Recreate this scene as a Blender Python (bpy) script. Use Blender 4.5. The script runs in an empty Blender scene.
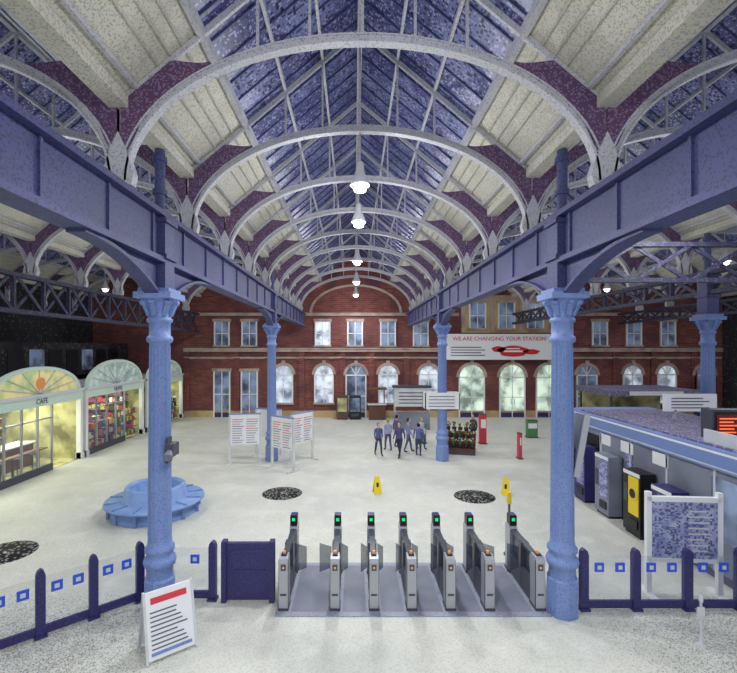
import bpy, math, random, bmesh
from mathutils import Vector, Matrix
random.seed(7)
sc = bpy.context.scene
sc.view_settings.view_transform = 'Standard'
sc.view_settings.look = 'None'
COL = sc.collection

# ------------------------------------------------------------------ materials
def srgb(c):
    return tuple(((v/255)/12.92 if v/255 <= 0.04045 else (((v/255)+0.055)/1.055)**2.4) for v in c) + (1,)

def mat(name, c, rough=0.6, metal=0.0, speck=0.0, c2=None, cell=0.03, emit=0.0, alpha=1.0, noise=0.0, c3=None, nscale=0.6, speck2=0.0, c4=None):
    m = bpy.data.materials.new(name); m.use_nodes = True
    nt = m.node_tree; N = nt.nodes; L = nt.links
    b = N['Principled BSDF']
    b.inputs['Roughness'].default_value = rough
    b.inputs['Metallic'].default_value = metal
    b.inputs['Base Color'].default_value = srgb(c)
    b.inputs['Alpha'].default_value = alpha
    src = None
    if speck > 0 or noise > 0:
        tc = N.new('ShaderNodeTexCoord')
        rgb = N.new('ShaderNodeRGB'); rgb.outputs[0].default_value = srgb(c)
        src = rgb.outputs[0]
        if noise > 0:
            nz = N.new('ShaderNodeTexNoise'); nz.inputs['Scale'].default_value = nscale; nz.inputs['Detail'].default_value = 5
            L.new(tc.outputs['Object'], nz.inputs['Vector'])
            mr = N.new('ShaderNodeMapRange'); mr.inputs[1].default_value = 0.4; mr.inputs[2].default_value = 0.65
            mr.inputs[3].default_value = 0; mr.inputs[4].default_value = noise
            L.new(nz.outputs[0], mr.inputs[0])
            mx = N.new('ShaderNodeMix'); mx.data_type = 'RGBA'
            L.new(mr.outputs[0], mx.inputs[0]); L.new(src, mx.inputs[6]); mx.inputs[7].default_value = srgb(c3 or c)
            src = mx.outputs[2]
        for sp, cc, ce in ((speck, c2, cell), (speck2, c4, cell*1.3)):
            if sp <= 0: continue
            sn = N.new('ShaderNodeVectorMath'); sn.operation = 'SNAP'
            sn.inputs[1].default_value = (ce, ce, ce)
            L.new(tc.outputs['Object'], sn.inputs[0])
            wn = N.new('ShaderNodeTexWhiteNoise'); wn.noise_dimensions = '3D'
            L.new(sn.outputs[0], wn.inputs['Vector'])
            lt = N.new('ShaderNodeMath'); lt.operation = 'LESS_THAN'; lt.inputs[1].default_value = sp
            L.new(wn.outputs[0], lt.inputs[0])
            mx = N.new('ShaderNodeMix'); mx.data_type = 'RGBA'
            L.new(lt.outputs[0], mx.inputs[0]); L.new(src, mx.inputs[6]); mx.inputs[7].default_value = srgb(cc or c)
            src = mx.outputs[2]
        L.new(src, b.inputs['Base Color'])
    if emit > 0:
        if src: L.new(src, b.inputs['Emission Color'])
        else: b.inputs['Emission Color'].default_value = srgb(c)
        b.inputs['Emission Strength'].default_value = emit
    return m

def mat_brick():
    m = bpy.data.materials.new('brick'); m.use_nodes = True
    N = m.node_tree.nodes; L = m.node_tree.links; b = N['Principled BSDF']
    tc = N.new('ShaderNodeTexCoord'); sp = N.new('ShaderNodeSeparateXYZ'); cb = N.new('ShaderNodeCombineXYZ')
    L.new(tc.outputs['Object'], sp.inputs[0])
    ad = N.new('ShaderNodeMath'); ad.operation = 'ADD'
    L.new(sp.outputs[0], ad.inputs[0]); L.new(sp.outputs[1], ad.inputs[1])
    L.new(ad.outputs[0], cb.inputs[0]); L.new(sp.outputs[2], cb.inputs[1])
    br = N.new('ShaderNodeTexBrick'); br.inputs['Scale'].default_value = 1.0
    br.inputs['Brick Width'].default_value = 0.45; br.inputs['Row Height'].default_value = 0.15
    br.inputs['Mortar Size'].default_value = 0.01
    br.inputs['Color1'].default_value = srgb((142, 78, 66)); br.inputs['Color2'].default_value = srgb((106, 56, 52))
    br.inputs['Mortar'].default_value = srgb((140, 108, 100))
    L.new(cb.outputs[0], br.inputs['Vector'])
    nz = N.new('ShaderNodeTexNoise'); nz.inputs['Scale'].default_value = 0.7; nz.inputs['Detail'].default_value = 8
    L.new(tc.outputs['Object'], nz.inputs['Vector'])
    mr = N.new('ShaderNodeMapRange'); mr.inputs[1].default_value = .4; mr.inputs[2].default_value = .65; mr.inputs[4].default_value = .75
    L.new(nz.outputs[0], mr.inputs[0])
    mx = N.new('ShaderNodeMix'); mx.data_type = 'RGBA'; mx.inputs[7].default_value = srgb((86, 50, 58))
    L.new(mr.outputs[0], mx.inputs[0]); L.new(br.outputs[0], mx.inputs[6]); L.new(mx.outputs[2], b.inputs['Base Color'])
    b.inputs['Roughness'].default_value = .85
    return m

def mat_floor():
    m = bpy.data.materials.new('terrazzo_floor'); m.use_nodes = True
    N = m.node_tree.nodes; L = m.node_tree.links; b = N['Principled BSDF']
    tc = N.new('ShaderNodeTexCoord')
    def noise(scale, a, c, det=5):
        nz = N.new('ShaderNodeTexNoise'); nz.inputs['Scale'].default_value = scale; nz.inputs['Detail'].default_value = det
        L.new(tc.outputs['Object'], nz.inputs['Vector'])
        mr = N.new('ShaderNodeMapRange'); mr.inputs[1].default_value = a; mr.inputs[2].default_value = c
        L.new(nz.outputs[0], mr.inputs[0]); return mr.outputs[0]
    def mix(f, a, c):
        mx = N.new('ShaderNodeMix'); mx.data_type = 'RGBA'; L.new(f, mx.inputs[0])
        if isinstance(a, tuple): mx.inputs[6].default_value = a
        else: L.new(a, mx.inputs[6])
        mx.inputs[7].default_value = c
        return mx.outputs[2]
    def math_(op, a, v):
        n = N.new('ShaderNodeMath'); n.operation = op; L.new(a, n.inputs[0])
        if isinstance(v, float): n.inputs[1].default_value = v
        else: L.new(v, n.inputs[1])
        n.use_clamp = True
        return n.outputs[0]
    col = mix(noise(0.25, .4, .65), srgb((214, 215, 203)), srgb((194, 197, 190)))
    col = mix(math_('MULTIPLY', noise(1.6, .5, .7), 0.45), col, srgb((228, 230, 222)))
    col = mix(math_('MULTIPLY', noise(.6, .55, .75), 0.35), col, srgb((176, 178, 166)))
    def dots(cell, dens):
        sn = N.new('ShaderNodeVectorMath'); sn.operation = 'SNAP'; sn.inputs[1].default_value = (cell,)*3
        L.new(tc.outputs['Object'], sn.inputs[0])
        wn = N.new('ShaderNodeTexWhiteNoise'); L.new(sn.outputs[0], wn.inputs['Vector'])
        lt = N.new('ShaderNodeMath'); lt.operation = 'LESS_THAN'; L.new(wn.outputs[0], lt.inputs[0])
        if isinstance(dens, float): lt.inputs[1].default_value = dens
        else: L.new(dens, lt.inputs[1])
        return lt.outputs[0]
    col = mix(math_('MULTIPLY', dots(.025, .3), .25), col, srgb((150, 150, 142)))
    sp = N.new('ShaderNodeSeparateXYZ'); L.new(tc.outputs['Object'], sp.inputs[0])
    def rng(o, a, c):
        mr = N.new('ShaderNodeMapRange'); mr.inputs[1].default_value = a; mr.inputs[2].default_value = c
        L.new(o, mr.inputs[0]); return mr.outputs[0]
    yv = rng(sp.outputs[1], 9.6, 8.4)
    xl = rng(sp.outputs[0], -2.9, -4.8); xr = rng(sp.outputs[0], 4.4, 6.4)
    side = math_('MAXIMUM', xl, xr)
    dens = math_('MULTIPLY', math_('MULTIPLY', side, yv), 0.32)
    col = mix(math_('MULTIPLY', dots(.018, dens), .65), col, srgb((74, 76, 90)))
    L.new(col, b.inputs['Base Color']); b.inputs['Roughness'].default_value = .55
    return m

M = {}
M['brick'] = mat_brick(); M['floor'] = mat_floor()
M['cream'] = mat('cream_boarding', (216, 213, 198), .8, speck=.25, c2=(180, 177, 166), cell=.022, noise=.5, c3=(190, 187, 174))
M['rib'] = mat('cream_ironwork', (200, 200, 204), .6, speck=.15, c2=(162, 160, 174), cell=.02)
M['purple'] = mat('plum_ironwork', (96, 62, 98), .6, speck=.28, c2=(132, 112, 142), cell=.025, noise=.7, c3=(84, 66, 108), nscale=1.5)
M['glass'] = mat('roof_glazing', (66, 70, 122), .35, speck=.18, c2=(150, 156, 190), cell=.04, noise=1.0, c3=(116, 124, 168), nscale=.8, emit=.08, speck2=.2, c4=(42, 42, 78))
M['indigo'] = mat('indigo_ironwork', (76, 82, 130), .55, speck=.2, c2=(56, 58, 94), cell=.022, noise=.6, c3=(60, 64, 104))
M['dark'] = mat('dark_ironwork', (48, 48, 72), .6, speck=.15, c2=(84, 86, 112), cell=.03)
M['blue'] = mat('column_blue', (124, 148, 200), .5, speck=.12, c2=(98, 116, 170), cell=.018, noise=.5, c3=(104, 126, 182))
M['navy'] = mat('navy_paint', (44, 42, 98), .45, speck=.1, c2=(66, 64, 120), cell=.02)
M['sq'] = mat('blue_square', (40, 80, 190), .4, emit=.15)
M['white'] = mat('white_paint', (235, 236, 238), .5)
M['offw'] = mat('off_white', (212, 214, 216), .5, noise=.5, c3=(180, 184, 190), nscale=2)
M['steel'] = mat('brushed_steel', (178, 180, 186), .4, metal=.4)
M['dsteel'] = mat('dark_grey_metal', (78, 80, 90), .4, metal=.3)
M['black'] = mat('black_plastic', (22, 22, 28), .4)
M['green'] = mat('green_led', (40, 200, 120), .4, emit=.8)
M['orange'] = mat('orange_lens', (225, 150, 90), .4, emit=.2)
M['glassc'] = mat('clear_glass', (150, 165, 190), .08, alpha=.1)
M['glassd'] = mat('smoked_glass', (70, 80, 100), .1, alpha=.5)
M['mat'] = mat('gate_floor_plate', (156, 162, 178), .5, speck=.15, c2=(130, 136, 152), cell=.02)
M['lamp'] = mat('lamp_glass', (255, 255, 250), .3, emit=3.5)
M['pane'] = mat('lit_window_pane', (222, 234, 245), .3, emit=.5, noise=.9, c3=(70, 80, 105), nscale=1.3)
M['paned'] = mat('dim_window_pane', (140, 158, 190), .2, emit=.15, noise=.9, c3=(38, 42, 60), nscale=1.1)
M['paneg'] = mat('lit_doorway', (225, 245, 225), .3, emit=.6, noise=.95, c3=(90, 110, 100), nscale=1.0)
M['stone'] = mat('yellow_stone', (196, 172, 128), .8, noise=.7, c3=(160, 128, 92), nscale=1)
M['band'] = mat('string_course', (186, 168, 154), .8, noise=.7, c3=(140, 118, 115), nscale=1.5)
M['red'] = mat('red_paint', (205, 36, 44), .5)
M['redd'] = mat('red_print', (208, 60, 70), .5)
M['yellow'] = mat('yellow_plastic', (235, 205, 30), .5)
M['brown'] = mat('brown_wood', (112, 72, 56), .6, noise=.6, c3=(70, 46, 40))
M['wall'] = mat('dark_outer_wall', (52, 50, 58), .9, noise=.8, c3=(28, 28, 34), nscale=.4, speck=.1, c2=(90, 86, 80), cell=.1)
M['fascia'] = mat('pale_green_fascia', (204, 224, 212), .5, emit=.12)
M['amber'] = mat('amber_sign', (238, 222, 160), .5, emit=.3, noise=.8, c3=(150, 190, 130), nscale=2)
M['tym'] = mat('glazed_fanlight', (212, 228, 220), .4, emit=.2, noise=.8, c3=(120, 160, 150), nscale=2)
M['shopin'] = mat('shop_interior', (196, 190, 140), .8, noise=.9, c3=(96, 98, 70), nscale=1.2, emit=.08)
M['striplight'] = mat('shop_light', (245, 255, 220), .5, emit=5)
M['seat'] = mat('seat_blue', (130, 162, 212), .5, noise=.5, c3=(98, 126, 184), nscale=3)
M['kgrey'] = mat('kiosk_panel', (134, 140, 156), .5, noise=.7, c3=(100, 104, 122), nscale=1)
M['kblue'] = mat('kiosk_blue_band', (116, 140, 194), .5)
M['kroof'] = mat('kiosk_roof', (104, 100, 134), .7, speck=.3, c2=(160, 156, 180), cell=.04)
M['hole'] = mat('scan_hole_dark', (22, 22, 26), .9, speck=.28, c2=(150, 148, 140), cell=.05)  # speckled black for the empty spots the laser scanner left on the floor
M['text'] = mat('dark_print', (84, 86, 104), .6)
M['poster'] = mat('poster_print', (130, 140, 190), .5, noise=.9, c3=(190, 195, 220), nscale=5, speck=.3, c2=(90, 95, 140), cell=.04)
M['led'] = mat('display_orange', (255, 110, 60), .5, emit=1.0)
M['screen'] = mat('display_screen', (90, 24, 20), .5, emit=.4)
M['skin'] = mat('skin', (214, 170, 146), .6)
M['hair'] = mat('hair', (60, 44, 36), .8)
GOODS = [mat('goods_%d' % i, c, .6, emit=.05) for i, c in enumerate([(170, 62, 60), (74, 126, 76), (196, 174, 90), (76, 84, 136), (205, 205, 190), (124, 78, 112), (190, 120, 78), (54, 66, 52)])]
CAFEG = [mat('cafe_goods_%d' % i, c, .6) for i, c in enumerate([(190, 160, 110), (130, 90, 60), (215, 210, 180), (120, 140, 90), (90, 70, 56)])]

# ------------------------------------------------------------------ mesh builder
class MB:
    def __init__(s): s.v = []; s.f = []; s.m = []; s.sm = []; s.ml = []
    def mi(s, m):
        m = M[m] if isinstance(m, str) else m
        if m not in s.ml: s.ml.append(m)
        return s.ml.index(m)
    def add(s, vs, fs, m, smooth=False):
        o = len(s.v); s.v += [tuple(v) for v in vs]; k = s.mi(m)
        for f in fs: s.f.append([i+o for i in f]); s.m.append(k); s.sm.append(smooth)
    def box(s, x0, x1, y0, y1, z0, z1, m, R=None, about=None):
        vs = [Vector((x, y, z)) for z in (z0, z1) for y in (y0, y1) for x in (x0, x1)]
        if R is not None:
            a = Vector(about or (0, 0, 0)); vs = [R @ (v-a) + a for v in vs]
        s.add(vs, [(0, 2, 3, 1), (4, 5, 7, 6), (0, 1, 5, 4), (2, 6, 7, 3), (0, 4, 6, 2), (1, 3, 7, 5)], m)
    def beam(s, p0, p1, w, h, m, up=(0, 0, 1)):
        p0 = Vector(p0); p1 = Vector(p1); d = (p1-p0).normalized(); u = Vector(up)
        if abs(d.dot(u)) > .98: u = Vector((0, 1, 0))
        sx = d.cross(u).normalized(); uz = sx.cross(d).normalized()
        vs = []
        for p in (p0, p1):
            for a, b in ((-1, -1), (1, -1), (1, 1), (-1, 1)): vs.append(p + sx*a*w/2 + uz*b*h/2)
        s.add(vs, [(3, 2, 1, 0), (4, 5, 6, 7), (0, 1, 5, 4), (1, 2, 6, 5), (2, 3, 7, 6), (3, 0, 4, 7)], m)
    def cyl(s, p0, p1, r0, r1, m, n=12):
        p0 = Vector(p0); p1 = Vector(p1); d = (p1-p0).normalized()
        u = Vector((0, 0, 1)) if abs(d.z) < .9 else Vector((1, 0, 0))
        a = d.cross(u).normalized(); b = d.cross(a)
        vs = [p + (a*math.cos(t)+b*math.sin(t))*r for p, r in ((p0, r0), (p1, r1)) for t in [2*math.pi*i/n for i in range(n)]]
        s.add(vs, [(i, (i+1) % n, (i+1) % n+n, i+n) for i in range(n)], m, True)
        s.add(vs, [tuple(range(n))[::-1], tuple(range(n, 2*n))], m)
    def lathe(s, c, prof, m, n=24, smooth=True, sy=1.0):
        vs = [(c[0]+r*math.cos(2*math.pi*i/n), c[1]+sy*r*math.sin(2*math.pi*i/n), c[2]+z) for r, z in prof for i in range(n)]
        fs = [(j*n+i, j*n+(i+1) % n, (j+1)*n+(i+1) % n, (j+1)*n+i) for j in range(len(prof)-1) for i in range(n)]
        s.add(vs, fs, m, smooth)
        s.add(vs, [tuple(range(n))[::-1], tuple(range((len(prof)-1)*n, len(prof)*n))], m)
    def strip(s, A, B, y0, y1, m, ax='y'):
        def P(h, y, z): return (h, y, z) if ax == 'y' else (y, h, z)
        n = len(A)
        vs = [P(h, y, z) for y in (y0, y1) for pl in (A, B) for h, z in pl]
        fs = []
        for i in range(n-1):
            fs += [(i, i+1, n+i+1, n+i), (2*n+i, 3*n+i, 3*n+i+1, 2*n+i+1), (i, 2*n+i, 2*n+i+1, i+1), (n+i, n+i+1, 3*n+i+1, 3*n+i)]
        fs += [(0, n, 3*n, 2*n), (n-1, 3*n-1, 4*n-1, 2*n-1)]
        s.add(vs, fs, m)
    def prism(s, poly, y0, y1, m, ax='y'):
        def P(h, y, z): return (h, y, z) if ax == 'y' else (y, h, z)
        n = len(poly); vs = [P(h, y, z) for y in (y0, y1) for h, z in poly]
        s.add(vs, [tuple(range(n)), tuple(range(2*n-1, n-1, -1))]+[(i, i+n, (i+1) % n+n, (i+1) % n) for i in range(n)], m)
    def mesh(s, name):
        me = bpy.data.meshes.new(name); me.from_pydata(s.v, [], s.f)
        for m in s.ml: me.materials.append(m)
        for p, k, sm in zip(me.polygons, s.m, s.sm): p.material_index = k; p.use_smooth = sm
        bm = bmesh.new(); bm.from_mesh(me); bmesh.ops.recalc_face_normals(bm, faces=bm.faces); bm.to_mesh(me); bm.free()
        return me
    def make(s, name, loc=(0, 0, 0), rz=0, parent=None):
        return place(s.mesh(name), name, loc, rz, parent)
def place(me, name, loc=(0, 0, 0), rz=0, parent=None):
    o = bpy.data.objects.new(name, me); COL.objects.link(o); o.location = loc; o.rotation_euler = (0, 0, math.radians(rz))
    if parent: o.parent = parent
    return o
def empty(name, loc=(0, 0, 0), rz=0):
    o = bpy.data.objects.new(name, None); COL.objects.link(o); o.location = loc; o.rotation_euler = (0, 0, math.radians(rz)); return o
def text(body, size, loc, rot, m, parent, name='lettering'):
    c = bpy.data.curves.new(name, 'FONT'); c.body = body; c.size = size; c.extrude = .004; c.align_x = 'CENTER'; c.align_y = 'CENTER'
    c.materials.append(M[m]); o = bpy.data.objects.new(name, c); COL.objects.link(o); o.parent = parent
    o.location = loc; o.rotation_euler = [math.radians(a) for a in rot]; return o

CX = 0.14; W = 8.0; BACK = 33.7; Y0 = -7.0
COLX = (CX-4, CX+4); ARCH = [7.26+2.975*k for k in range(-4, 9)]
# ------------------------------------------------------------------ room shell
b = MB(); b.box(-20.5, 29, -12, 34.5, -.2, 0, 'floor'); b.make('floor')
b = MB(); b.box(-20.5, 29, BACK, BACK+.5, 0, 13.0, 'brick')
b.make('wall_back')
b = MB(); b.box(-20.4, -20, Y0, BACK, 0, 9.4, 'wall'); b.make('wall_left')
b = MB(); b.box(28.2, 28.6, Y0, BACK, 0, 9.4, 'wall'); b.make('wall_right')
def trim(n, x0, x1, z0, z1, d, m):
    b = MB(); b.box(x0, x1, BACK-d, BACK, z0, z1, m); b.box(x0, x1, BACK-d-.06, BACK, z1, z1+.08, m); b.make('trim_%d' % n)
trim(1, -13, 28.1, 5.0, 5.22, .2, 'band')
trim(2, -13, 6.8, 4.45, 4.53, .08, 'band')
trim(3, -13, 8, 7.75, 7.9, .14, 'band')
trim(4, 15.2, 28.1, 7.75, 7.9, .14, 'band')
trim(5, 15.2, 28.1, 4.45, 4.53, .08, 'band')
b = MB(); b.box(-13, 28.1, BACK-.06, BACK, 0, .5, 'stone'); b.make('baseboard_back')
b = MB()
for x in [-12.8, -8.95, -6.6, -4, -.9, 1.35, 4.0, 7.2, 16.4, 20, 22.9, 26]:
    b.box(x-.22, x+.22, BACK-.12, BACK, .5, 5, 'brick')
b.make('trim_6')
b = MB()
def arcp(r, z, rz_, n=30): return [(CX+r*math.cos(math.pi*i/n), z+rz_*math.sin(math.pi*i/n)) for i in range(n+1)]
b.strip(arcp(3.35, 8.0, 2.0), arcp(3.55, 8.0, 2.16), BACK-.1, BACK, 'band'); b.make('trim_7')
b = MB(); b.box(8.2, 15.0, BACK-.16, BACK, 6.45, 9.1, 'stone'); b.box(8.0, 15.2, BACK-.26, BACK, 9.1, 9.3, 'band')
for x in (8.3, 10.5, 12.7, 14.9): b.box(x-.12, x+.12, BACK-.24, BACK, 6.45, 9.1, 'band')
b.make('stone_facade')

wn = [0, 0]
def window(x, z0, z1, w, arched, pane='pane', door=False, off=0.0):
    b = MB(); h = w/2; F = BACK-off
    if arched:
        zc = z1-h
        arc = [(x+h*math.cos(t), zc+h*math.sin(t)) for t in [math.pi*i/14 for i in range(15)]]
        out = [(x+(h+.22)*math.cos(t), zc+(h+.22)*math.sin(t)) for t in [math.pi*i/14 for i in range(15)]]
        b.strip(arc, out, F-.14, F, 'band')
        b.prism([(x-h, z0), (x+h, z0)]+arc, F-.04, F-.001, pane)
        b.box(x-h, x+h, F-.1, F-.04, zc-.05, zc+.05, 'white')
        for a in (60, 90, 120):
            t = math.radians(a); b.beam((x, F-.07, zc), (x+h*math.cos(t), F-.07, zc+h*math.sin(t)), .05, .05, 'white', up=(0, 1, 0))
        top = zc
        b.box(x-.12, x+.12, F-.2, F, z1+.02, z1+.38, 'band')
    else:
        b.box(x-h, x+h, F-.04, F-.001, z0, z1, pane); b.box(x-h-.15, x+h+.15, F-.14, F, z1, z1+.22, 'band'); top = z1
    for sx in (-1, 1): b.box(x+sx*h-.05, x+sx*h+.05, F-.12, F, z0, top, 'white')
    if not door: b.box(x-h-.12, x+h+.12, F-.2, F, z0-.12, z0, 'band')
    b.box(x-.03, x+.03, F-.08, F-.03, z0, top, 'white')
    b.box(x-h, x+h, F-.08, F-.03, (z0+top)/2-.03, (z0+top)/2+.03, 'white')
    if door:
        b.box(x-h, x-.05, F-.09, F-.03, z0, z0+.35, 'navy'); b.box(x+.05, x+h, F-.09, F-.03, z0, z0+.35, 'navy')
        b.cyl((x-.12, F-.16, 1.0), (x-.12, F-.16, 1.4), .025, .025, 'steel', 8); b.cyl((x+.12, F-.16, 1.0), (x+.12, F-.16, 1.4), .025, .025, 'steel', 8)
        for zz in (1.02, 1.38):
            for sx in (-.12, .12): b.box(x+sx-.015, x+sx+.015, F-.16, F-.03, zz-.015, zz+.015, 'steel')
    wn[door] += 1
    b.make(('door_%d' if door else 'window_%d') % wn[door])
for x in (-10.1, -8.0, -2.4, 0.08, 2.6, 5.1): window(x, 5.5, 7.3, 1.1, False, 'pane' if x in (-2.4,) else 'paned')
for x in (18.8, 21.4, 24.0): window(x, 5.5, 7.3, 1.1, False, 'paned')
for x in (9.4, 11.6, 13.8): window(x, 6.8, 8.7, 1.2, False, 'paned', off=.16)
for x in (-10.1, -8.0): window(x, .01, 3.5, 1.2, False, 'paned', True)
for x in (-5.4, -2.3, 2.6, 5.7, 21.3, 23.9): window(x, 1.1, 3.95, 1.4, True, 'pane')
for x in (.15, 17.8, 26.8): window(x, .01, 3.95, 1.5, True, 'paned', True)
for x in (9.0, 12.1, 14.9): window(x, .01, 4.0, 1.9, True, 'paneg', True)

b = MB(); b.box(6.9, 15.0, BACK-.5, BACK-.36, 4.4, 6.35, 'white')
for (cx, rx, rz_, cz) in ((12.0, 1.15, .42, 5.05), (10.9, .5, .22, 5.2), (13.4, .6, .2, 5.0)):
    b.prism([(cx+rx*math.cos(t)*(1+.12*math.sin(5*t)), cz+rz_*math.sin(t)) for t in [2*math.pi*i/24 for i in range(24)]], BACK-.52, BACK-.5, 'red')
b.box(11.3, 12.7, BACK-.53, BACK-.52, 4.98, 5.1, 'white'); b.box(11.5, 12.5, BACK-.53, BACK-.52, 5.2, 5.28, 'white')
for i in range(4): b.box(7.3, 9.9-.3*(i % 2), BACK-.51, BACK-.5, 4.7+i*.2, 4.77+i*.2, 'text')
b.box(6.9, 15, BACK-.36, BACK-.21, 4.7, 4.8, 'steel'); b.box(6.9, 15, BACK-.36, BACK-.21, 6.0, 6.1, 'steel')
ob = b.make('advertising_banner')
text('WE ARE CHANGING YOUR STATION', .42, (10.95, BACK-.52, 5.98), (90, 0, 0), 'red', ob)

# ------------------------------------------------------------------ roof
roof = empty('vaulted_roof')
GE = 2.65
def zr(x): return 12.75-.84*abs(x)
def ell(a, bb, n=44): return [(a*math.cos(math.pi*i/n), 8.0+bb*math.sin(math.pi*i/n)) for i in range(n+1)]
pan = MB(); gl = MB(); rb = MB()
for sx in (-1, 1):
    pan.prism([(sx*GE, zr(GE)), (sx*4, zr(4)), (sx*4, zr(4)+.12), (sx*GE, zr(GE)+.12)], Y0, BACK, 'cream')
    gl.prism([(0, zr(0)), (sx*GE, zr(GE)), (sx*GE, zr(GE)+.05), (0, zr(0)+.05)], Y0, BACK, 'glass')
    for x in (.87, 1.73):
        rb.beam((sx*x, Y0, zr(x)-.05), (sx*x, BACK, zr(x)-.05), .06, .09, 'rib')
    rb.beam((sx*GE, Y0, zr(GE)-.08), (sx*GE, BACK, zr(GE)-.08), .12, .16, 'rib')
    for x in (2.95, 3.15, 3.35): rb.beam((sx*x, Y0, zr(x)-.03), (sx*x, BACK, zr(x)-.03), .03, .05, 'cream')
    rb.beam((sx*3.72, Y0, zr(3.72)-.08), (sx*3.72, BACK, zr(3.72)-.08), .07, .08, 'rib')
    y = Y0+.3
    while y < BACK:
        rb.beam((0, y, zr(0)-.02), (sx*GE, y, zr(GE)-.02), .025, .04, 'indigo'); y += .595
rb.beam((0, Y0, zr(0)-.08), (0, BACK, zr(0)-.08), .12, .18, 'rib')
for y in ARCH:
    rb.strip(ell(3.86, 2.27), ell(3.9, 2.31), y-.08, y+.08, 'rib')
    rb.strip(ell(3.88, 2.3), ell(3.97, 2.41), y-.025, y+.025, 'rib')
    rb.strip(ell(3.97, 2.41), ell(4.0, 2.44), y-.05, y+.05, 'rib')
    for sx in (-1, 1):
        rb.beam((0, y, zr(0)-.1), (sx*4, y, zr(4)-.1), .06, .1, 'rib')
        A = []; B = []
        for i in range(17):
            x = 2.5+(3.97-2.5)*i/16
            A.append((sx*x, 8.0+2.44*math.sqrt(max(0, 1-(x/4.0)**2)))); B.append((sx*x, min(zr(x)-.14, A[-1][1]+.05+.9*((x-2.5)/1.1)**1.4)))
        rb.strip(A, B, y-.05, y+.05, 'purple')
        rb.prism([(sx*3.86, 8.5), (sx*3.74, 8.1), (sx*3.78, 7.93), (sx*4, 7.93), (sx*4, 8.8)], y-.08, y+.08, 'rib')
        rb.prism([(sx*3.97, 9.3), (sx*3.97, 8.35), (sx*3.8, 8.62), (sx*3.62, 9.02), (sx*3.5, 9.25)], y-.035, y+.035, 'purple')
        for x in (.87, 1.73):
            za = 8.0+2.44*math.sqrt(1-(x/4.0)**2); rb.beam((sx*x, y, za), (sx*x, y, zr(x)-.1), .045, .045, 'rib')
    rb.beam((0, y, 10.4), (0, y, zr(0)-.1), .05, .05, 'rib')
pm, gm, rm = pan.mesh('boarding'), gl.mesh('glazing'), rb.mesh('arch_ribs')
VA = [CX+W*k for k in (-2, -1, 0, 1, 2, 3)]
for i, cx in enumerate(VA):
    for me, nm in ((pm, 'ceiling_boarding'), (gm, 'roof_glazing'), (rm, 'arch_ribs')): place(me, '%s_%d' % (nm, i+1), (cx, 0, 0), 0, roof)
b = MB()
for k in range(-2, 5):
    x = CX+W*k-4
    b.box(x-.16, x+.16, Y0, BACK, 9.2, 9.4, 'cream')
b.make('valley_gutters', parent=roof)

# ------------------------------------------------------------------ girders
YC = [-3.15, 8.75, 20.65]
GEND = BACK-.3
def plate_girder(x):
    b = MB()
    b.box(x-.06, x+.06, Y0, GEND, 7.0, 7.85, 'indigo')
    b.box(x-.2, x+.2, Y0, GEND, 7.82, 7.92, 'indigo'); b.box(x-.2, x+.2, Y0, GEND, 6.92, 7.02, 'indigo')
    y = Y0+.4
    while y < GEND: b.box(x-.1, x+.1, y-.025, y+.025, 7.0, 7.85, 'indigo'); y += 1.4875
    for yc in YC:
        for s in (-1, 1):
            A = []; B = []; C = []
            for i in range(13):
                t = i/12; A.append((yc+s*(.25+2.4*t), 6.93)); B.append((yc+s*(.25+2.4*t), 6.93-.62*(1-t)**2.2)); C.append((yc+s*(.25+2.4*t), 6.87-.62*(1-t)**2.2))
            b.strip(A, B, x-.04, x+.04, 'indigo', ax='x'); b.strip(B, C, x-.14, x+.14, 'indigo', ax='x')
    return b.make('iron_girder')
def lattice_girder(x, z0=6.5, z1=7.9):
    b = MB()
    for z in (z0+.06, z1-.06): b.box(x-.14, x+.14, Y0, GEND, z-.07, z+.07, 'dark')
    y = Y0; st = 1.4875
    while y < GEND-.5:
        y2 = min(y+st, GEND)
        b.beam((x-.05, y, z0), (x-.05, y2, z1), .05, .12, 'dark'); b.beam((x+.05, y, z1), (x+.05, y2, z0), .05, .12, 'dark')
        b.box(x-.07, x+.07, y-.05, y+.05, z0, z1, 'dark'); y += st
    return b.make('lattice_girder')
plate_girder(COLX[0]); plate_girder(COLX[1])
lattice_girder(COLX[0]-8); lattice_girder(COLX[1]+8, 7.1); lattice_girder(COLX[1]+16, 7.1)
b = MB(); y = 11.7
b.box(4.36, 12.0, y-.08, y+.08, 7.95, 8.07, 'dark'); b.box(4.36, 12.0, y-.08, y+.08, 7.0, 7.12, 'dark')
for i in range(5):
    xa = 4.4+i*1.52; b.beam((xa, y-.03, 7.05), (xa+1.5, y-.03, 8.0), .05, .1, 'dark'); b.beam((xa, y+.03, 8.0), (xa+1.5, y+.03, 7.05), .05, .1, 'dark')
b.make('cross_girder')

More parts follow.
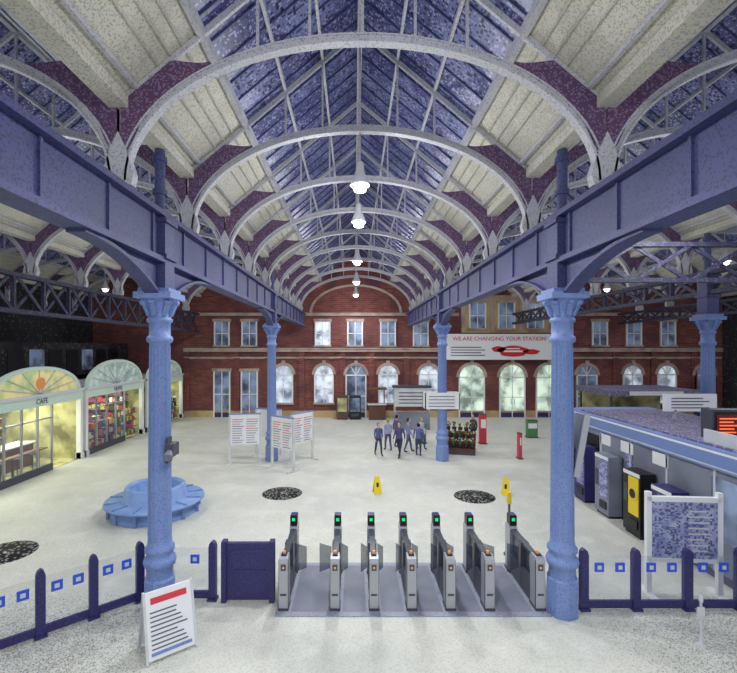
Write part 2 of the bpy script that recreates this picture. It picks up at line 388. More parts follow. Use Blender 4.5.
# ------------------------------------------------------------------ columns
def column_mesh():
    b = MB()
    b.lathe((0, 0, 0), [(.30, 0), (.30, .7), (.27, .74)], 'blue', 8, False)
    b.lathe((0, 0, 0), [(.25, .7), (.25, .95), (.29, .98), (.31, 1.05), (.29, 1.12), (.25, 1.15), (.25, 1.22), (.28, 1.26), (.28, 1.32), (.235, 1.37), (.22, 1.5), (.19, 5.35), (.235, 5.38), (.25, 5.43), (.235, 5.48), (.2, 5.51), (.2, 5.75), (.24, 5.78), (.24, 5.83), (.21, 5.86), (.23, 6.0), (.30, 6.15), (.36, 6.22)], 'blue', 28)
    for i in range(8):
        t = 2*math.pi*i/8; c, s = math.cos(t), math.sin(t)
        b.beam((.22*c, .22*s, 5.9), (.34*c, .34*s, 6.18), .09, .05, 'blue'); b.cyl((.33*c-.05*s, .33*s+.05*c, 6.15), (.33*c+.05*s, .33*s-.05*c, 6.15), .05, .05, 'blue', 8)
    for i in range(16):
        t = 2*math.pi*i/16; b.cyl((.21*math.cos(t), .21*math.sin(t), 1.55), (.185*math.cos(t), .185*math.sin(t), 5.3), .014, .012, 'blue', 6)
    b.box(-.36, .36, -.36, .36, 6.22, 6.34, 'blue'); b.box(-.3, .3, -.3, .3, 6.34, 6.42, 'blue')
    b.box(-.2, .2, -.22, .22, 6.42, 7.93, 'indigo')
    b.box(-.25, .25, -.27, .27, 7.0, 7.08, 'indigo'); b.box(-.25, .25, -.27, .27, 7.7, 7.78, 'indigo')
    b.cyl((-.0, 0, 7.9), (0, 0, 9.19), .1, .1, 'indigo', 12); b.cyl((0, 0, 8.3), (0, 0, 8.4), .14, .14, 'indigo', 12); b.cyl((0, 0, 8.95), (0, 0, 9.05), .14, .14, 'indigo', 12)
    return b.mesh('iron_column')
cm = column_mesh()
for y in YC:
    for x in COLX: place(cm, 'iron_column', (x, y, 0))
place(cm, 'iron_column', (COLX[1]+8, 15.1, 0))
place(cm, 'iron_column', (COLX[0]-8, -3.15, 0))
place(cm, 'iron_column', (COLX[1]+16, 8.75, 0))

# ------------------------------------------------------------------ pendant lamps
def lamp_mesh():
    b = MB()
    b.cyl((0, 0, .25), (0, 0, 1.1), .02, .02, 'rib', 8)
    b.lathe((0, 0, 0), [(.05, .42), (.09, .38), (.1, .22), (.12, .14), (.17, .04), (.23, -.12), (.22, -.14), (.14, 0), (.06, .08)], 'white', 20)
    b.lathe((0, 0, 0), [(.03, .1), (.12, .0), (.17, -.12), (.14, -.26), (.03, -.3)], 'lamp', 16)
    return b.mesh('pendant_lamp')
lm = lamp_mesh()
def light(kind, loc, power, col=(.97, .98, 1), **kw):
    d = bpy.data.lights.new('lamp_light', kind); d.energy = power; d.color = col
    for k, v in kw.items(): setattr(d, k, v)
    o = bpy.data.objects.new('lamp_light', d); COL.objects.link(o); o.location = loc
    return o
for cx in VA:
    ys = [ARCH[i] for i in (1, 3, 5, 6, 8, 10, 12)] if cx == CX else [ARCH[i] for i in (2, 5, 8, 11)]
    for y in ys:
        L = place(lm, 'pendant_lamp', (cx, y, 9.17))
        far = abs(cx-CX)
        pw = 600 if far < 1 else (430 if far < 9 else (130 if cx < 0 else 240))
        o = light('SPOT', (0, 0, -.34), pw, spot_size=math.radians(165), spot_blend=.6, shadow_soft_size=.15); o.parent = L
        o = light('POINT', (0, 0, -.55), pw*.24, shadow_soft_size=.2, col=(.96, .97, 1)); o.parent = L

# ------------------------------------------------------------------ left shops
def shop(name, y0, y1, tym, interior, goods_rows, seed, arch_h, cafe=False):
    r = random.Random(seed); b = MB(); X = -13.1; XB = -17.0; Lh = y1-y0
    GG = CAFEG if cafe else GOODS
    b.box(XB-.05, XB, y0, y1, .0, 3.3, interior)
    b.box(XB, X, y0, y0+.12, 0, 3.3, interior); b.box(XB, X, y1-.12, y1, 0, 3.3, interior)
    b.box(XB, X+.1, y0, y1, 3.2, 3.34, 'offw'); b.box(XB, X, y0+.12, y1-.12, 0.001, .03, interior)
    b.box(X-.06, X+.12, y0, y1, 2.85, 3.25, 'fascia'); b.box(X-.08, X+.2, y0, y1, 3.25, 3.36, 'white')
    for y in (y0, y1-.2): b.box(X-.1, X+.12, y, y+.2, 0, 2.85, 'white'); b.box(X-.14, X+.18, y-.0, y+.2, 0, .3, 'offw')
    yc = (y0+y1)/2; hw = Lh/2-.35
    arc = [(yc+hw*math.cos(t), 3.36+arch_h*math.sin(t)) for t in [math.pi*i/20 for i in range(21)]]
    arc2 = [(yc+(hw+.16)*math.cos(t), 3.36+(arch_h+.14)*math.sin(t)) for t in [math.pi*i/20 for i in range(21)]]
    b.prism(arc, X-.06, X+.02, tym, ax='x'); b.strip(arc, arc2, X-.08, X+.12, 'fascia', ax='x')
    for k in range(1, 8):
        t = math.pi*k/8; b.beam((X+.05, yc, 3.36), (X+.05, yc+hw*math.cos(t), 3.36+arch_h*math.sin(t)), .04, .04, 'offw')
    ya, yb = y0+.2, y1-.2; ydoor = ya+(yb-ya)*.66
    b.box(X-.03, X-.01, ya, ydoor, .3, 2.85, 'glassc'); b.box(X-.06, X+.04, ya, ydoor, .0, .3, 'dsteel')
    n = 4
    for i in range(n+1):
        y = ya+(ydoor-ya)*i/n; b.box(X-.06, X+.03, y-.025, y+.025, .3, 2.85, 'steel')
    b.box(X-.06, X+.03, ya, ydoor, 2.25, 2.3, 'steel')
    for yy in (y0+.25*Lh, y0+.5*Lh, y0+.75*Lh): b.box(XB+.8, X-.5, yy-.06, yy+.06, 3.1, 3.19, 'striplight')
    for row in range(goods_rows):
        z = .2+row*.45
        spots = [(XB+.05, ya, yb)]
        if not cafe: spots += [(X-.75, ya+.1, ydoor-.2), (X-2.2, ya+.8, yb-.9)]
        for (xx, a, c) in spots:
            if xx > XB+1 and row > 2: continue
            b.box(xx, xx+.45, a, c, z-.04, z, 'offw' if cafe else 'dsteel')
            y = a
            while y < c-.2:
                w = r.uniform(.08, .22)
                if r.random() < .85: b.box(xx+.05, xx+.42, y, y+w, z, z+r.uniform(.12, .36), r.choice(GG))
                y += w+.02
        if not cafe: b.box(XB+.4, X-.8, y1-.6, y1-.15, z-.04, z, 'dsteel')
        x = XB+.5
        while x < X-1 and not cafe:
            w = r.uniform(.12, .3); b.box(x, x+w, y1-.55, y1-.2, z, z+r.uniform(.2, .38), r.choice(GG)); x += w+.03
    if cafe:
        # low serving counter with display case, stools and hanging menu
        b.box(X-2.1, X-1.4, ya+.6, yb-1, .03, 1.0, 'brown'); b.box(X-2.15, X-1.3, ya+.5, yb-.9, 1.0, 1.06, 'offw'); b.box(X-1.9, X-1.45, ya+.9, ya+2.6, 1.06, 1.45, 'glassc')
        y = ya+1
        while y < ya+2.5: b.box(X-1.85, X-1.5, y, y+.14, 1.07, 1.07+r.uniform(.08, .2), r.choice(GG)); y += .18
        b.box(XB+.6, XB+.7, ya+.5, yb-1, 2.2, 2.8, 'black')
        for k in range(4): b.box(XB+.7, XB+.72, ya+.7+k*1.05, ya+1.5+k*1.05, 2.3, 2.7, 'amber')
        for k in range(4):
            yy = ya+.6+k*.85; b.lathe((X-.6, yy, .03), [(.16, 0), (.16, .02), (.025, .04), (.025, .68), (.16, .7), (.16, .75), (.02, .76)], 'dsteel', 12)
        b.box(X-.42, X-.12, ya+.1, ydoor-.1, .95, 1.0, 'brown'); 
        for k in range(3): b.box(X-.3, X-.24, ya+.2+k*1.4, ya+.26+k*1.4, .03, .95, 'dsteel')
    else:
        for k in range(4):
            b.box(X-.35, X-.05, ydoor+.15, yb-.35, .2+k*.4, .24+k*.4, 'dsteel')
            y = ydoor+.18
            while y < yb-.55:
                w = r.uniform(.1, .2); b.box(X-.3, X-.08, y, y+w, .24+k*.4, .24+k*.4+r.uniform(.16, .3), r.choice(GG)); y += w+.02
        for y in (ydoor+.15, yb-.37): b.box(X-.37, X-.33, y, y+.04, 0, 1.9, 'dsteel')
    ob = b.make(name)
    for yy in (y0+.3*Lh, y0+.7*Lh):
        o = light('AREA', (X-2, yy, 3.05), 110 if cafe else 80, col=(.97, 1, .78), size=1.5); o.parent = ob
    return ob
s1 = shop('coffee_shop_front', 15.4, 21.1, 'amber', 'shopin', 5, 1, 1.0, True)
text('CAFE', .3, (-12.96, 18.3, 3.05), (90, 0, 90), 'text', s1)
bb = MB(); bb.cyl((-13.06, 18.3, 3.8), (-13.0, 18.3, 3.8), .24, .24, 'orange', 20); bb.make('round_logo', parent=s1)
s2 = shop('newsagent_shop_front', 21.3, 27.2, 'tym', 'shopin', 6, 2, 1.15)
text('NEWS', .3, (-12.96, 24.2, 3.05), (90, 0, 90), 'text', s2)
s3 = shop('flower_shop_front', 27.6, 33.4, 'tym', 'shopin', 5, 3, 1.0)
s0 = shop('bakery_shop_front', 9.4, 15.2, 'amber', 'shopin', 5, 4, 1.0, True)
b = MB(); b.box(-19.9, -17.2, 9.4, 33.4, 3.4, 3.6, 'dark'); b.box(-17.35, -17.2, 9.4, 33.4, 0, 5.6, 'wall')
for i in range(15): b.box(-17.2, -17.16, 9.8+i*1.5, 10.9+i*1.5, 3.9, 5.2, 'black' if i % 3 else 'paned')
b.make('upper_partition')

# ------------------------------------------------------------------ right hand kiosk
KX = 8.3
b = MB()
b.box(KX, 11.6, 6.5, 16.3, 0.0, 2.5, 'kgrey')
for z0, z1, m, e in ((0, 2.5, 'kgrey', 0), (2.5, 2.95, 'kblue', .12)):
    pts = [(KX+.9-(.9+e)*math.cos(t), 16.3+(.9+e)*math.sin(t)) for t in [math.pi/2*i/8 for i in range(9)]]+[(11.6, 17.2+e), (11.6, 16.3)]
    n = len(pts); vs = [(x, y, z) for z in (z0, z1) for x, y in pts]
    b.add(vs, [tuple(range(n))[::-1], tuple(range(n, 2*n))]+[(i, (i+1) % n, (i+1) % n+n, i+n) for i in range(n)], m)
b.box(KX-.12, 11.6, 6.5, 16.3, 2.5, 2.95, 'kblue')
b.box(KX+.1, 11.5, 6.5, 16.3, 2.95, 3.0, 'kroof')
b.box(KX-.14, KX-.1, 6.5, 16.3, 2.87, 2.92, 'white'); b.box(KX-.14, KX-.1, 6.5, 16.3, 2.55, 2.58, 'offw')
b.box(KX-.04, KX, 6.5, 16.3, 0, .15, 'dsteel')
y = 7
while y < 16.3: b.box(KX-.03, KX, y-.03, y+.03, .15, 2.5, 'offw'); y += 1.55
for (a, c, m) in ((14.9, 16.1, 'black'), (13.1, 13.4, 'poster'), (9, 10.2, 'paned'), (16.15, 16.3, 'poster')): b.box(KX-.025, KX, a, c, .9, 2.3, m)
for y in (13.35, 14.5, 11.9): b.box(KX-.03, KX, y-.3, y+.3, 2.08, 2.42, 'white')
kiosk = b.make('retail_kiosk')
def vending(name, y, body, face, hh=1.8):
    b = MB(); X = KX-.06
    b.box(X-.42, X, y-.38, y+.38, 0.08, hh, body); b.box(X-.38, X-.05, y-.34, y+.34, 0, .08, 'black')
    b.box(X-.44, X-.42, y-.32, y+.12, .6, hh-.15, face); b.box(X-.44, X-.42, y+.17, y+.33, .9, 1.4, 'dsteel')
    b.box(X-.45, X-.42, y-.28, y+.08, .25, .48, 'black'); b.box(X-.435, X-.42, y-.36, y+.36, hh-.12, hh-.02, 'white')
    return b.make(name)
vm = vending('vending_machine', 12.4, 'black', 'yellow')
bb = MB(); bb.cyl((KX-.52, 12.3, 1.2), (KX-.5, 12.3, 1.2), .2, .2, 'yellow', 20); bb.cyl((KX-.53, 12.3, 1.2), (KX-.52, 12.3, 1.2), .13, .13, 'black', 20); bb.make('logo', parent=vm)
vending('ticket_machine', 13.9, 'kgrey', 'poster', 1.9)
vending('photo_booth_machine', 15.3, 'navy', 'poster', 1.9)
vending('cash_machine', 11.2, 'navy', 'paned', 1.7)
b = MB(); b.box(8.92, 9.8, 10.95, 11.2, 3.02, 3.68, 'black'); b.box(9.02, 9.7, 10.93, 10.95, 3.1, 3.6, 'screen')
for i in range(5): b.box(9.08, 9.4+random.uniform(0, .26), 10.915, 10.93, 3.15+i*.085, 3.18+i*.085, 'led')
b.box(8.86, 9.86, 10.9, 11.24, 3.68, 3.73, 'dsteel'); b.box(8.86, 8.92, 10.9, 11.24, 3.0, 3.68, 'dsteel'); b.box(9.8, 9.86, 10.9, 11.24, 3.0, 3.68, 'dsteel')
b.make('departure_display')
b = MB(); b.box(9.9, 11.55, 14.0, 14.12, 3.25, 3.8, 'white'); b.box(10.2, 10.26, 14.0, 14.1, 3.0, 3.3, 'steel'); b.box(11.3, 11.36, 14.0, 14.1, 3.0, 3.3, 'steel')
for i in range(4): b.box(10.1, 11.3-.2*(i % 2), 13.985, 14.0, 3.35+i*.1, 3.38+i*.1, 'text')
b.make('roof_sign')
b = MB(); b.box(8.5, 11.4, 9.6, 9.7, 3.0, 3.3, 'offw'); b.box(8.5, 8.56, 9.6, 10.7, 3.0, 3.3, 'offw'); b.make('kiosk_parapet')

b = MB(); b.box(15.4, 20.6, 26.4, 30, 0, 1.1, 'brown'); b.box(15.2, 20.8, 26.2, 30.2, 2.4, 2.75, 'kroof')
for x in (15.4, 20.48):
    for y in (26.4, 29.88): b.box(x, x+.12, y, y+.12, 1.1, 2.4, 'dsteel')
b.box(15.4, 20.6, 29.6, 29.7, 1.1, 2.4, 'shopin'); b.box(16.4, 19.6, 26.16, 26.2, 2.45, 2.7, 'white')
for i in range(14): x = 15.8+i*.33; b.box(x, x+.22, 26.8, 27.0, 1.1, 1.1+random.uniform(.15, .5), random.choice(GOODS))
b.make('coffee_stall')

b = MB()
for i, (x, m, f) in enumerate(((-1.3, 'brown', 'shopin'), (-.35, 'black', 'paned'))):
    b.box(x, x+.85, 32.4, 33.1, .08, 1.75, m); b.box(x+.08, x+.77, 32.37, 32.4, .6, 1.6, f); b.box(x+.05, x+.8, 32.45, 33.05, 0, .08, 'black'); b.box(x+.15, x+.7, 32.36, 32.4, .25, .45, 'dsteel')
b.make('snack_machines')
b = MB(); b.box(1.1, 2.3, 32.3, 33.0, 0, 1.1, 'brown'); b.box(1.0, 2.4, 32.2, 33.1, 1.1, 1.16, 'offw')
for x in (1.1, 2.22): b.box(x, x+.08, 32.9, 32.98, 1.16, 2.2, 'brown')
b.box(1.0, 2.4, 32.3, 33.1, 2.2, 2.35, 'brown'); b.make('small_kiosk')
b = MB(); b.box(2.6, 4.9, 28.4, 28.9, 0, 1.1, 'kgrey'); b.box(2.6, 4.9, 28.4, 28.5, 1.5, 2.7, 'offw'); b.box(2.5, 5.0, 28.35, 29, 2.7, 2.85, 'dsteel')
for x in (2.6, 4.8): b.box(x, x+.1, 28.4, 28.5, 1.1, 1.5, 'steel'); b.box(x, x+.1, 28.8, 28.9, 1.1, 2.7, 'steel')
for i in range(4): b.box(2.9, 4.5, 28.385, 28.4, 1.7+i*.22, 1.76+i*.22, 'text')
b.make('information_kiosk')

# ------------------------------------------------------------------ signs on columns
b = MB(); yc = 20.65; xc = COLX[1]
b.box(xc-.85, xc+.75, yc-.36, yc-.26, 2.45, 3.2, 'white'); b.box(xc-.85, xc+.75, yc+.26, yc+.36, 2.45, 3.2, 'white')
for x in (xc-.85, xc+.71): b.box(x, x+.04, yc-.36, yc+.36, 2.45, 3.2, 'white')
for i in range(4): b.box(xc-.7, xc+.5, yc-.375, yc-.36, 2.57+i*.15, 2.6+i*.15, 'text')
b.make('direction_sign_box')
b = MB(); R = Matrix.Rotation(math.radians(10), 3, 'Y')
b.box(4.4, 4.48, 8.6, 8.95, 2.75, 3.95, 'kgrey', R, (4.44, 8.7, 3.3)); b.box(4.38, 4.5, 8.57, 8.6, 2.73, 3.97, 'steel', R, (4.44, 8.7, 3.3)); b.box(4.48, 4.5, 8.62, 8.92, 2.8, 3.9, 'poster', R, (4.44, 8.7, 3.3))
b.beam((4.33, 8.75, 3.2), (4.42, 8.75, 3.25), .06, .06, 'dsteel'); b.make('column_notice_board')
b = MB(); b.box(-3.66, -3.5, 8.5, 8.8, 3.15, 3.4, 'dsteel'); b.cyl((-3.57, 8.5, 3.25), (-3.54, 8.36, 3.17), .06, .09, 'kgrey', 12); b.box(-3.68, -3.64, 8.6, 8.8, 3.0, 3.5, 'dsteel'); b.make('loudspeaker')

def stand(name, w, h, z0):
    b = MB(); b.box(-w/2, w/2, -.04, .04, z0, z0+h, 'white'); b.box(-w/2-.04, w/2+.04, -.05, .05, z0+h, z0+h+.06, 'blue')
    for sx in (-1, 1):
        b.box(sx*w/2-.04, sx*w/2+.04, -.05, .05, 0.03, z0+h, 'offw'); b.box(sx*w/2-.05, sx*w/2+.05, -.35, .35, 0, .05, 'offw')
    for k in (-1, 1):
        for i in range(11):
            L = random.uniform(.25, .42)*w
            x0 = -w*.42 if k < 0 else .04*w
            b.box(x0, x0+L, -.05, -.04, z0+.08+i*(h-.2)/11, z0+.08+i*(h-.2)/11+.025, random.choice(['text', 'text', 'redd', 'blue', 'kgrey']))
    return b.mesh(name)
sm_ = stand('timetable_stand', 1.35, 1.35, .9)
place(sm_, 'timetable_stand', (-4.95, 20.0, 0), 8); place(sm_, 'timetable_stand', (-3.1, 19.1, 0), -38); place(sm_, 'timetable_stand', (-2.4, 20.4, 0), 52)
place(sm_, 'timetable_stand', (-4.2, 21.6, 0), 160)

b = MB()
for x in (-.72, .72): b.box(x-.05, x+.05, -.05, .05, 0, 2.2, 'white'); b.box(x-.06, x+.06, -.3, .3, 0, .06, 'white')
b.box(-.72, .72, -.03, .03, .8, 2.0, 'poster'); b.box(-.76, .76, -.05, .05, 2.0, 2.1, 'white'); b.box(-.76, .76, -.05, .05, .72, .8, 'white')
for i in range(8): b.box(-.6, -.05-random.uniform(0, .2), -.045, -.03, .95+i*.12, .98+i*.12, 'poster'); b.box(.08, .6-random.uniform(0, .2), -.045, -.03, .95+i*.12, .98+i*.12, 'offw')
b.make('notice_board', (7.0, 9.35, 0), -4)

b = MB(); R1 = Matrix.Rotation(math.radians(-16), 3, 'X'); R2 = Matrix.Rotation(math.radians(16), 3, 'X')
hw = .4
b.box(-hw, hw, -.015, .015, -1.05, 0, 'white', R1); b.box(-hw, hw, -.015, .015, -1.05, 0, 'white', R2)
b.box(-.3, .3, -.022, -.015, -.2, -.1, 'redd', R1)
for i in range(9): b.box(-.32, .3-random.uniform(0, .22), -.022, -.015, -.9+i*.07, -.88+i*.07, 'text', R1)
b.box(-.33, .33, -.022, -.015, -.99, -.94, 'blue', R1)
for sx in (-hw, hw):
    for R in (R1, R2): b.box(sx-.02, sx+.02, -.03, .03, -1.09, .01, 'offw', R)
z = -min(v[2] for v in b.v)
b.make('sandwich_board', (-3.28, 7.75, z), 38)

b = MB()
for s in (-1, 1):
    R = Matrix.Rotation(math.radians(14*s), 3, 'X')
    vs = [R @ Vector(v) for v in ((-.15, -.01, -.62), (.15, -.01, -.62), (.09, -.01, 0), (-.09, -.01, 0), (-.15, .01, -.62), (.15, .01, -.62), (.09, .01, 0), (-.09, .01, 0))]
    b.add(vs, [(0, 1, 2, 3), (7, 6, 5, 4), (0, 4, 5, 1), (1, 5, 6, 2), (2, 6, 7, 3), (3, 7, 4, 0)], 'yellow')
    b.box(-.04, .04, .01 if s > 0 else -.016, .016 if s > 0 else -.01, -.38, -.22, 'black', R)
z = -min(v[2] for v in b.v); wm = b.mesh('wet_floor_sign')
place(wm, 'wet_floor_sign', (.84, 16.0, z), 10); place(wm, 'wet_floor_sign', (5.45, 15.8, z), -20)

b = MB(); b.lathe((0, 0, 0), [(.72, 0), (.72, .006), (.02, .008)], 'hole', 32); b.lathe((0, 0, 0), [(.03, .004), (.04, .012), (.02, .013)], 'offw', 12); dm = b.mesh('scan_hole_disc')  # made-up disc marking a gap in the laser scan, no real drain
for p in ((-2.6, 15.95, 0), (4.27, 15.6, 0), (-8.97, 11.3, 0)): place(dm, 'scan_hole_disc', p)

b = MB()
b.lathe((0, 0, 0), [(1.3, 0), (1.3, .12), (1.22, .14), (1.22, .34), (1.45, .36), (1.5, .4), (1.48, .45), (1.0, .46), (.95, .5), (.9, .84), (.86, .88), (.78, .88), (.74, .8), (.74, .5), (.7, .46), (.02, .46)], 'seat', 40)
for i in range(12):
    t = 2*math.pi*i/12; c, s = math.cos(t), math.sin(t); b.beam((.93*c, .93*s, .47), (1.46*c, 1.46*s, .47), .05, .03, 'blue'); b.beam((1.35*c, 1.35*s, .0), (1.35*c, 1.35*s, .36), .07, .07, 'blue')
b.lathe((0, 0, 0), [(.35, .46), (.35, .62), (.3, .66), (.02, .66)], 'seat', 24)
b.make('circular_bench', (-6.4, 14.2, 0))

# ------------------------------------------------------------------ fences
def fence(p0, p1, n, nm='glass_barrier_fence'):
    p0 = Vector(p0); p1 = Vector(p1); d = p1-p0; L = d.length; b = MB()
    for i in range(n+1):
        x = L*i/n
        b.box(x-.075, x+.075, -.06, .06, 0, 1.12, 'navy'); b.prism([(x-.075, 1.12), (x+.075, 1.12), (x+.05, 1.2), (x, 1.235), (x-.05, 1.2)], -.06, .06, 'navy')
        b.box(x-.1, x+.1, -.09, .09, 0, .05, 'navy')
        if i < n:
            xn = L*(i+1)/n
            b.box(x+.075, xn-.075, -.03, .03, .04, .19, 'navy'); b.box(x+.075, xn-.075, -.008, .008, .19, 1.08, 'glassc')
            for q in (.3, .7):
                xx = x+(xn-x)*q
                b.box(xx-.09, xx+.09, -.014, .014, .76, .94, 'sq'); b.box(xx-.04, xx+.04, -.017, .017, .81, .89, 'offw')
    return b.make(nm, p0, math.degrees(math.atan2(d.y, d.x)))
fence((-7.6, 6.3, 0), (-4.45, 9.15, 0), 5)
fence((-4.2, 9.2, 0), (-2.95, 9.2, 0), 1)
fence((4.62, 8.85, 0), (7.75, 8.85, 0), 3)
b = MB(); b.box(-2.68, -1.68, 9.1, 9.2, .05, 1.22, 'navy'); b.box(-2.74, -2.64, 9.06, 9.24, 0, 1.26, 'navy'); b.box(-1.75, -1.65, 9.06, 9.24, 0, 1.26, 'navy')
b.box(-2.55, -1.82, 9.09, 9.1, .2, 1.1, 'navy'); b.box(-2.55, -1.82, 9.08, 9.1, .62, .68, 'navy'); b.make('barrier_gate_panel')

# ------------------------------------------------------------------ ticket gates
def gate_mesh():
    b = MB()
    for (ya, yb, ht) in ((0, .3, 1.06), (1.48, 1.8, 1.1)):
        b.box(-.09, .09, ya, yb, .04, ht-.1, 'steel')
        b.prism([(ya, ht-.1), (yb, ht-.1), (yb-.02, ht-.02), (yb-.1, ht), (ya+.1, ht), (ya+.02, ht-.03)], -.09, .09, 'steel', ax='x')
        b.box(-.105, .105, ya-.01, yb+.01, 0, .05, 'dsteel')
        b.box(-.055, .055, ya+.08, yb-.08, ht, ht+.02, 'black')
    b.box(-.05, .05, -.01, 0, .8, .92, 'dsteel'); b.cyl((0, -.018, .86), (0, -.008, .86), .025, .025, 'orange', 14)
    b.box(-.06, .06, -.008, 0, .3, .34, 'dsteel'); b.box(-.1, .1, .015, .03, .05, 1.0, 'dsteel')
    b.cyl((0, .15, 1.08), (0, .15, 1.13), .03, .03, 'orange', 12)
    b.box(-.085, .085, .3, 1.48, .04, .5, 'dsteel'); b.box(-.03, .03, .3, 1.48, .5, .92, 'glassd')
    b.beam((0, .28, .97), (0, 1.5, 1.0), .12, .06, 'dsteel')
    b.box(-.09, .09, .8, .98, .04, 1.0, 'dsteel')
    b.box(-.08, .08, 1.5, 1.72, 1.1, 1.32, 'black'); b.box(-.035, .035, 1.49, 1.5, 1.2, 1.27, 'green'); b.box(-.07, .07, 1.5, 1.7, 1.32, 1.34, 'navy')
    return b.mesh('ticket_gate')
gmh = gate_mesh(); GX = [-1.41, -.38, .4, 1.155, 1.93, 2.71, 3.72]
for x in GX: place(gmh, 'ticket_gate', (x, 8.77, .02))
b = MB()
for i in range(6):
    a, c = GX[i]+.1, GX[i+1]-.1; mid = (a+c)/2
    for (u, v) in ((a+.01, mid-.14), (mid+.14, c-.01)): b.prism([(u, .35), (v, .45), (v, .9), (u, .98)], 9.64, 9.665, 'glassd')
b.make('gate_paddles')
b = MB(); b.box(-1.56, 3.87, 8.6, 10.75, 0, .02, 'mat')
for i in range(6): b.box(GX[i]+.16, GX[i+1]-.16, 8.75, 10.6, .02, .023, 'kgrey')
b.make('gate_floor_plate')

b = MB(); b.lathe((0, 0, 0), [(.1, 0), (.1, .02), (.03, .04), (.02, .1), (.02, .75), (.035, .77), (.035, .86), (.02, .88)], 'offw', 16); b.box(-.06, .06, -.015, .015, .5, .66, 'offw'); b.make('queue_stanchion', (6.15, 7.8, 0))
b = MB(); b.lathe((0, 0, 0), [(.14, 0), (.14, .03), (.03, .05), (.03, 1.5), (.02, 1.52)], 'dsteel', 12); b.box(-.05, .05, -.03, .03, 1.3, 1.6, 'yellow'); b.make('sign_post', (3.95, 11.2, 0))

# ------------------------------------------------------------------ people in the middle of the hall
def mat_clothes(name, jacket, trousers):
    m = bpy.data.materials.new(name); m.use_nodes = True; N = m.node_tree.nodes; L = m.node_tree.links; bs = N['Principled BSDF']
    tc = N.new('ShaderNodeTexCoord'); sp = N.new('ShaderNodeSeparateXYZ'); L.new(tc.outputs['Object'], sp.inputs[0])
    mr = N.new('ShaderNodeMath'); mr.operation = 'DIVIDE'; mr.inputs[1].default_value = 2.0; L.new(sp.outputs[2], mr.inputs[0])
    cr = N.new('ShaderNodeValToRGB'); cr.color_ramp.interpolation = 'CONSTANT'; e = cr.color_ramp.elements
    e[0].position = 0; e[0].color = srgb((30, 28, 30)); e[1].position = .045; e[1].color = srgb(trousers)
    for p, c in ((.465, jacket), (.735, (214, 170, 146))): q = e.new(p); q.color = srgb(c)
    L.new(mr.outputs[0], cr.inputs[0])
    ab = N.new('ShaderNodeMath'); ab.operation = 'ABSOLUTE'; L.new(sp.outputs[0], ab.inputs[0])
    gt = N.new('ShaderNodeMath'); gt.operation = 'GREATER_THAN'; gt.inputs[1].default_value = .2; L.new(ab.outputs[0], gt.inputs[0])
    mx = N.new('ShaderNodeMix'); mx.data_type = 'RGBA'; mx.inputs[7].default_value = srgb(jacket)
    L.new(gt.outputs[0], mx.inputs[0]); L.new(cr.outputs[0], mx.inputs[6]); L.new(mx.outputs[2], bs.inputs['Base Color']); bs.inputs['Roughness'].default_value = .8
    return m
def skinned(name, verts, edges, radii, m, parent, sub=2):
    me = bpy.data.meshes.new(name); me.from_pydata(verts, edges, []); o = bpy.data.objects.new(name, me); COL.objects.link(o); o.parent = parent
    me.materials.append(m)
    md = o.modifiers.new('skin', 'SKIN')
    for i, r in enumerate(radii):
        rr = r if isinstance(r, tuple) else (r, r); me.skin_vertices[0].data[i].radius = rr; me.skin_vertices[0].data[i].use_root = (i == 0)
    md.use_smooth_shade = True
    s = o.modifiers.new('sub', 'SUBSURF'); s.levels = sub; s.render_levels = sub
    return o
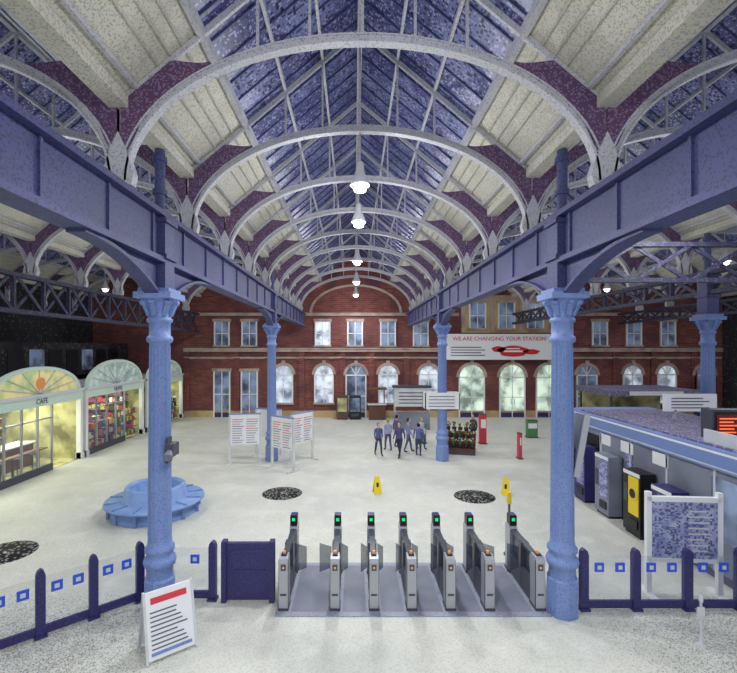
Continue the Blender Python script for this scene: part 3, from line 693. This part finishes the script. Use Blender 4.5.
def person(loc, rz, stride, jacket, trousers, hair, h=1.72):
    root = empty('standing_person' if stride < .05 else 'walking_person', loc, rz); root.scale = (h/1.72,)*3
    cm_ = mat_clothes('clothes', jacket, trousers); s = stride
    V = [(0, 0, .95), (0, 0, 1.08), (0, -.01, 1.25), (0, 0, 1.4), (0, 0, 1.47), (0, -.01, 1.53)]
    Rr = [(.15, .11), (.14, .1), (.16, .11), (.14, .09), (.055, .055), (.05, .05)]
    E = [(0, 1), (1, 2), (2, 3), (3, 4), (4, 5)]
    ends = []
    for sx in (-1, 1):
        q = s*sx; n = len(V)
        V += [(sx*.1, 0, .88), (sx*.1, -q*.5-.02*(q != 0), .5), (sx*.1, -q+.02, .085), (sx*.11, -q-.14, .04)]
        Rr += [.095, .062, .042, (.04, .035)]; E += [(0, n), (n, n+1), (n+1, n+2), (n+2, n+3)]
        n = len(V)
        V += [(sx*.19, 0, 1.4), (sx*.24, q*.25+.02, 1.14), (sx*.25, q*.6-.06, .9)]
        Rr += [.06, .045, .032]; E += [(3, n), (n, n+1), (n+1, n+2)]; ends.append((sx, V[-1]))
    skinned('body', V, E, Rr, cm_, root)
    for sx, p in ends:
        x, y, z = p; HV = [(x, y, z), (x, y-.01, z-.05), (x, y-.02, z-.09)]; HR = [.022, (.016, .034), (.013, .034)]; HE = [(0, 1), (1, 2)]
        for k in range(4):
            fy = y-.045+.022*k; n = len(HV); l = (.05, .06, .065, .055)[k]
            HV += [(x, fy, z-.1), (x-sx*.006, fy, z-.1-l*.5), (x-sx*.02, fy, z-.1-l)]; HR += [.009, .008, .007]; HE += [(2, n), (n, n+1), (n+1, n+2)]
        n = len(HV); HV += [(x-sx*.01, y-.045, z-.06), (x-sx*.02, y-.06, z-.095)]; HR += [.01, .008]; HE += [(1, n), (n, n+1)]
        skinned('hand', HV, HE, HR, M['skin'], root, 1)
    b = MB(); c = (0, -.02, 1.62)
    prof = [(.02, -.125), (.045, -.115), (.062, -.08), (.072, -.03), (.076, .02), (.074, .06), (.058, .095), (.03, .112), (.005, .116)]
    b.lathe(c, prof, 'skin', 18, sy=1.22)
    b.prism([(-.13, 1.6), (-.105, 1.635), (-.1, 1.59)], -.012, .012, 'skin', ax='x')
    for sx in (-1, 1):
        b.lathe((sx*.03, -.105, 1.625), [(.002, -.01), (.01, 0), (.002, .01)], 'white', 8); b.lathe((sx*.03, -.112, 1.625), [(.002, -.006), (.006, 0), (.002, .006)], 'black', 8)
        b.lathe((sx*.078, -.01, 1.6), [(.004, -.03), (.014, -.01), (.015, .015), (.004, .03)], 'skin', 8); b.box(sx*.03-.015, sx*.03+.015, -.115, -.1, 1.645, 1.65, hair)
    b.box(-.022, .022, -.103, -.094, 1.562, 1.57, 'redd'); b.make('head', parent=root)
    b = MB(); b.lathe((0, 0.005, 1.63), [(.07, -.07), (.082, -.03), (.084, .03), (.08, .07), (.062, .105), (.03, .122), (.004, .126)], hair, 18, sy=1.12); b.make('hair', parent=root)
    return root
hb = mat('hair_blond', (170, 140, 90), .8); hk = mat('hair_black', (26, 24, 26), .8)
PP = [((1.2, 21.6), 20, .22, (84, 94, 140), (54, 58, 90), 'hair'), ((1.75, 22.6), 200, .18, (160, 166, 196), (80, 86, 120), hb), ((2.2, 21.3), -30, .25, (72, 78, 120), (46, 48, 68), hk),
      ((2.75, 22.3), 90, .2, (130, 138, 176), (84, 90, 130), 'hair'), ((3.15, 21.5), 170, .0, (98, 106, 152), (62, 66, 98), hk), ((3.5, 23.0), 30, .22, (190, 196, 212), (70, 76, 112), hb),
      ((2.3, 23.6), 120, .2, (90, 86, 120), (50, 52, 76), hk), ((6.4, 23.6), -60, .0, (60, 60, 80), (34, 34, 48), hk)]
for i, (p, rz, st, j, t, hr) in enumerate(PP): person((p[0], p[1], 0.0), rz, st, j, t, hr, 1.58+.04*(i % 4))

b = MB()
b.box(-.75, .75, -.5, .5, 0, .12, 'dsteel'); b.box(-.75, .75, .3, .5, .12, 1.0, 'brown'); b.box(-.75, .75, -.1, .3, .12, .6, 'brown'); b.box(-.75, .75, -.5, -.1, .12, .3, 'brown')
rr = random.Random(5)
for (y, z) in ((-.3, .3), (.1, .6), (.4, 1.0)):
    for i in range(5):
        x = -.6+i*.3; b.lathe((x, y, z), [(.09, 0), (.12, .22), (.1, .22)], 'black', 10)
        for k in range(9):
            a = rr.uniform(0, 6.28); q = rr.uniform(.03, .14); p = (x+q*math.cos(a), y+q*math.sin(a), z+.34+rr.uniform(0, .14))
            b.cyl((x, y, z+.15), p, .012, .012, GOODS[1], 5); b.lathe((p[0], p[1], p[2]-.02), [(.02, 0), (.05, .03), (.03, .06)], rr.choice([GOODS[0], GOODS[2], GOODS[4], GOODS[5], GOODS[1]]), 7)
b.make('flower_stand', (5.35, 22.2, 0), -15)
def bollard(nm, loc, m, h, w):
    b = MB(); b.box(-w/2, w/2, -.15, .15, .05, h, m); b.box(-w/2-.04, w/2+.04, -.2, .2, 0, .05, 'dsteel'); b.box(-w/2+.04, w/2-.04, -.16, -.15, h*.55, h*.85, 'white'); b.box(-w/2, w/2, -.16, .16, h, h+.04, 'dsteel'); b.make(nm, loc)
bollard('help_point', (7.1, 24.3, 0), 'redd', 1.6, .35)
bollard('advert_totem', (7.9, 21.0, 0), 'redd', 1.2, .14)
bollard('litter_bin', (10.5, 26, 0), GOODS[1], 1.0, .6)
bollard('litter_bin', (3.75, 24.4, 0), GOODS[1], 1.0, .45)

w = bpy.data.worlds.new('World'); sc.world = w; w.use_nodes = True
bg = w.node_tree.nodes['Background']; bg.inputs[0].default_value = (.72, .77, .88, 1); bg.inputs[1].default_value = 1.05
cam = bpy.data.cameras.new('camera'); co = bpy.data.objects.new('camera', cam); COL.objects.link(co)
co.location = (0, 0, 5.25); co.rotation_euler = (math.radians(90), 0, 0)
cam.sensor_width = 36; cam.lens = 440/737*36; cam.shift_x = 14.5/737; cam.shift_y = 12/737; cam.clip_end = 200
sc.camera = co
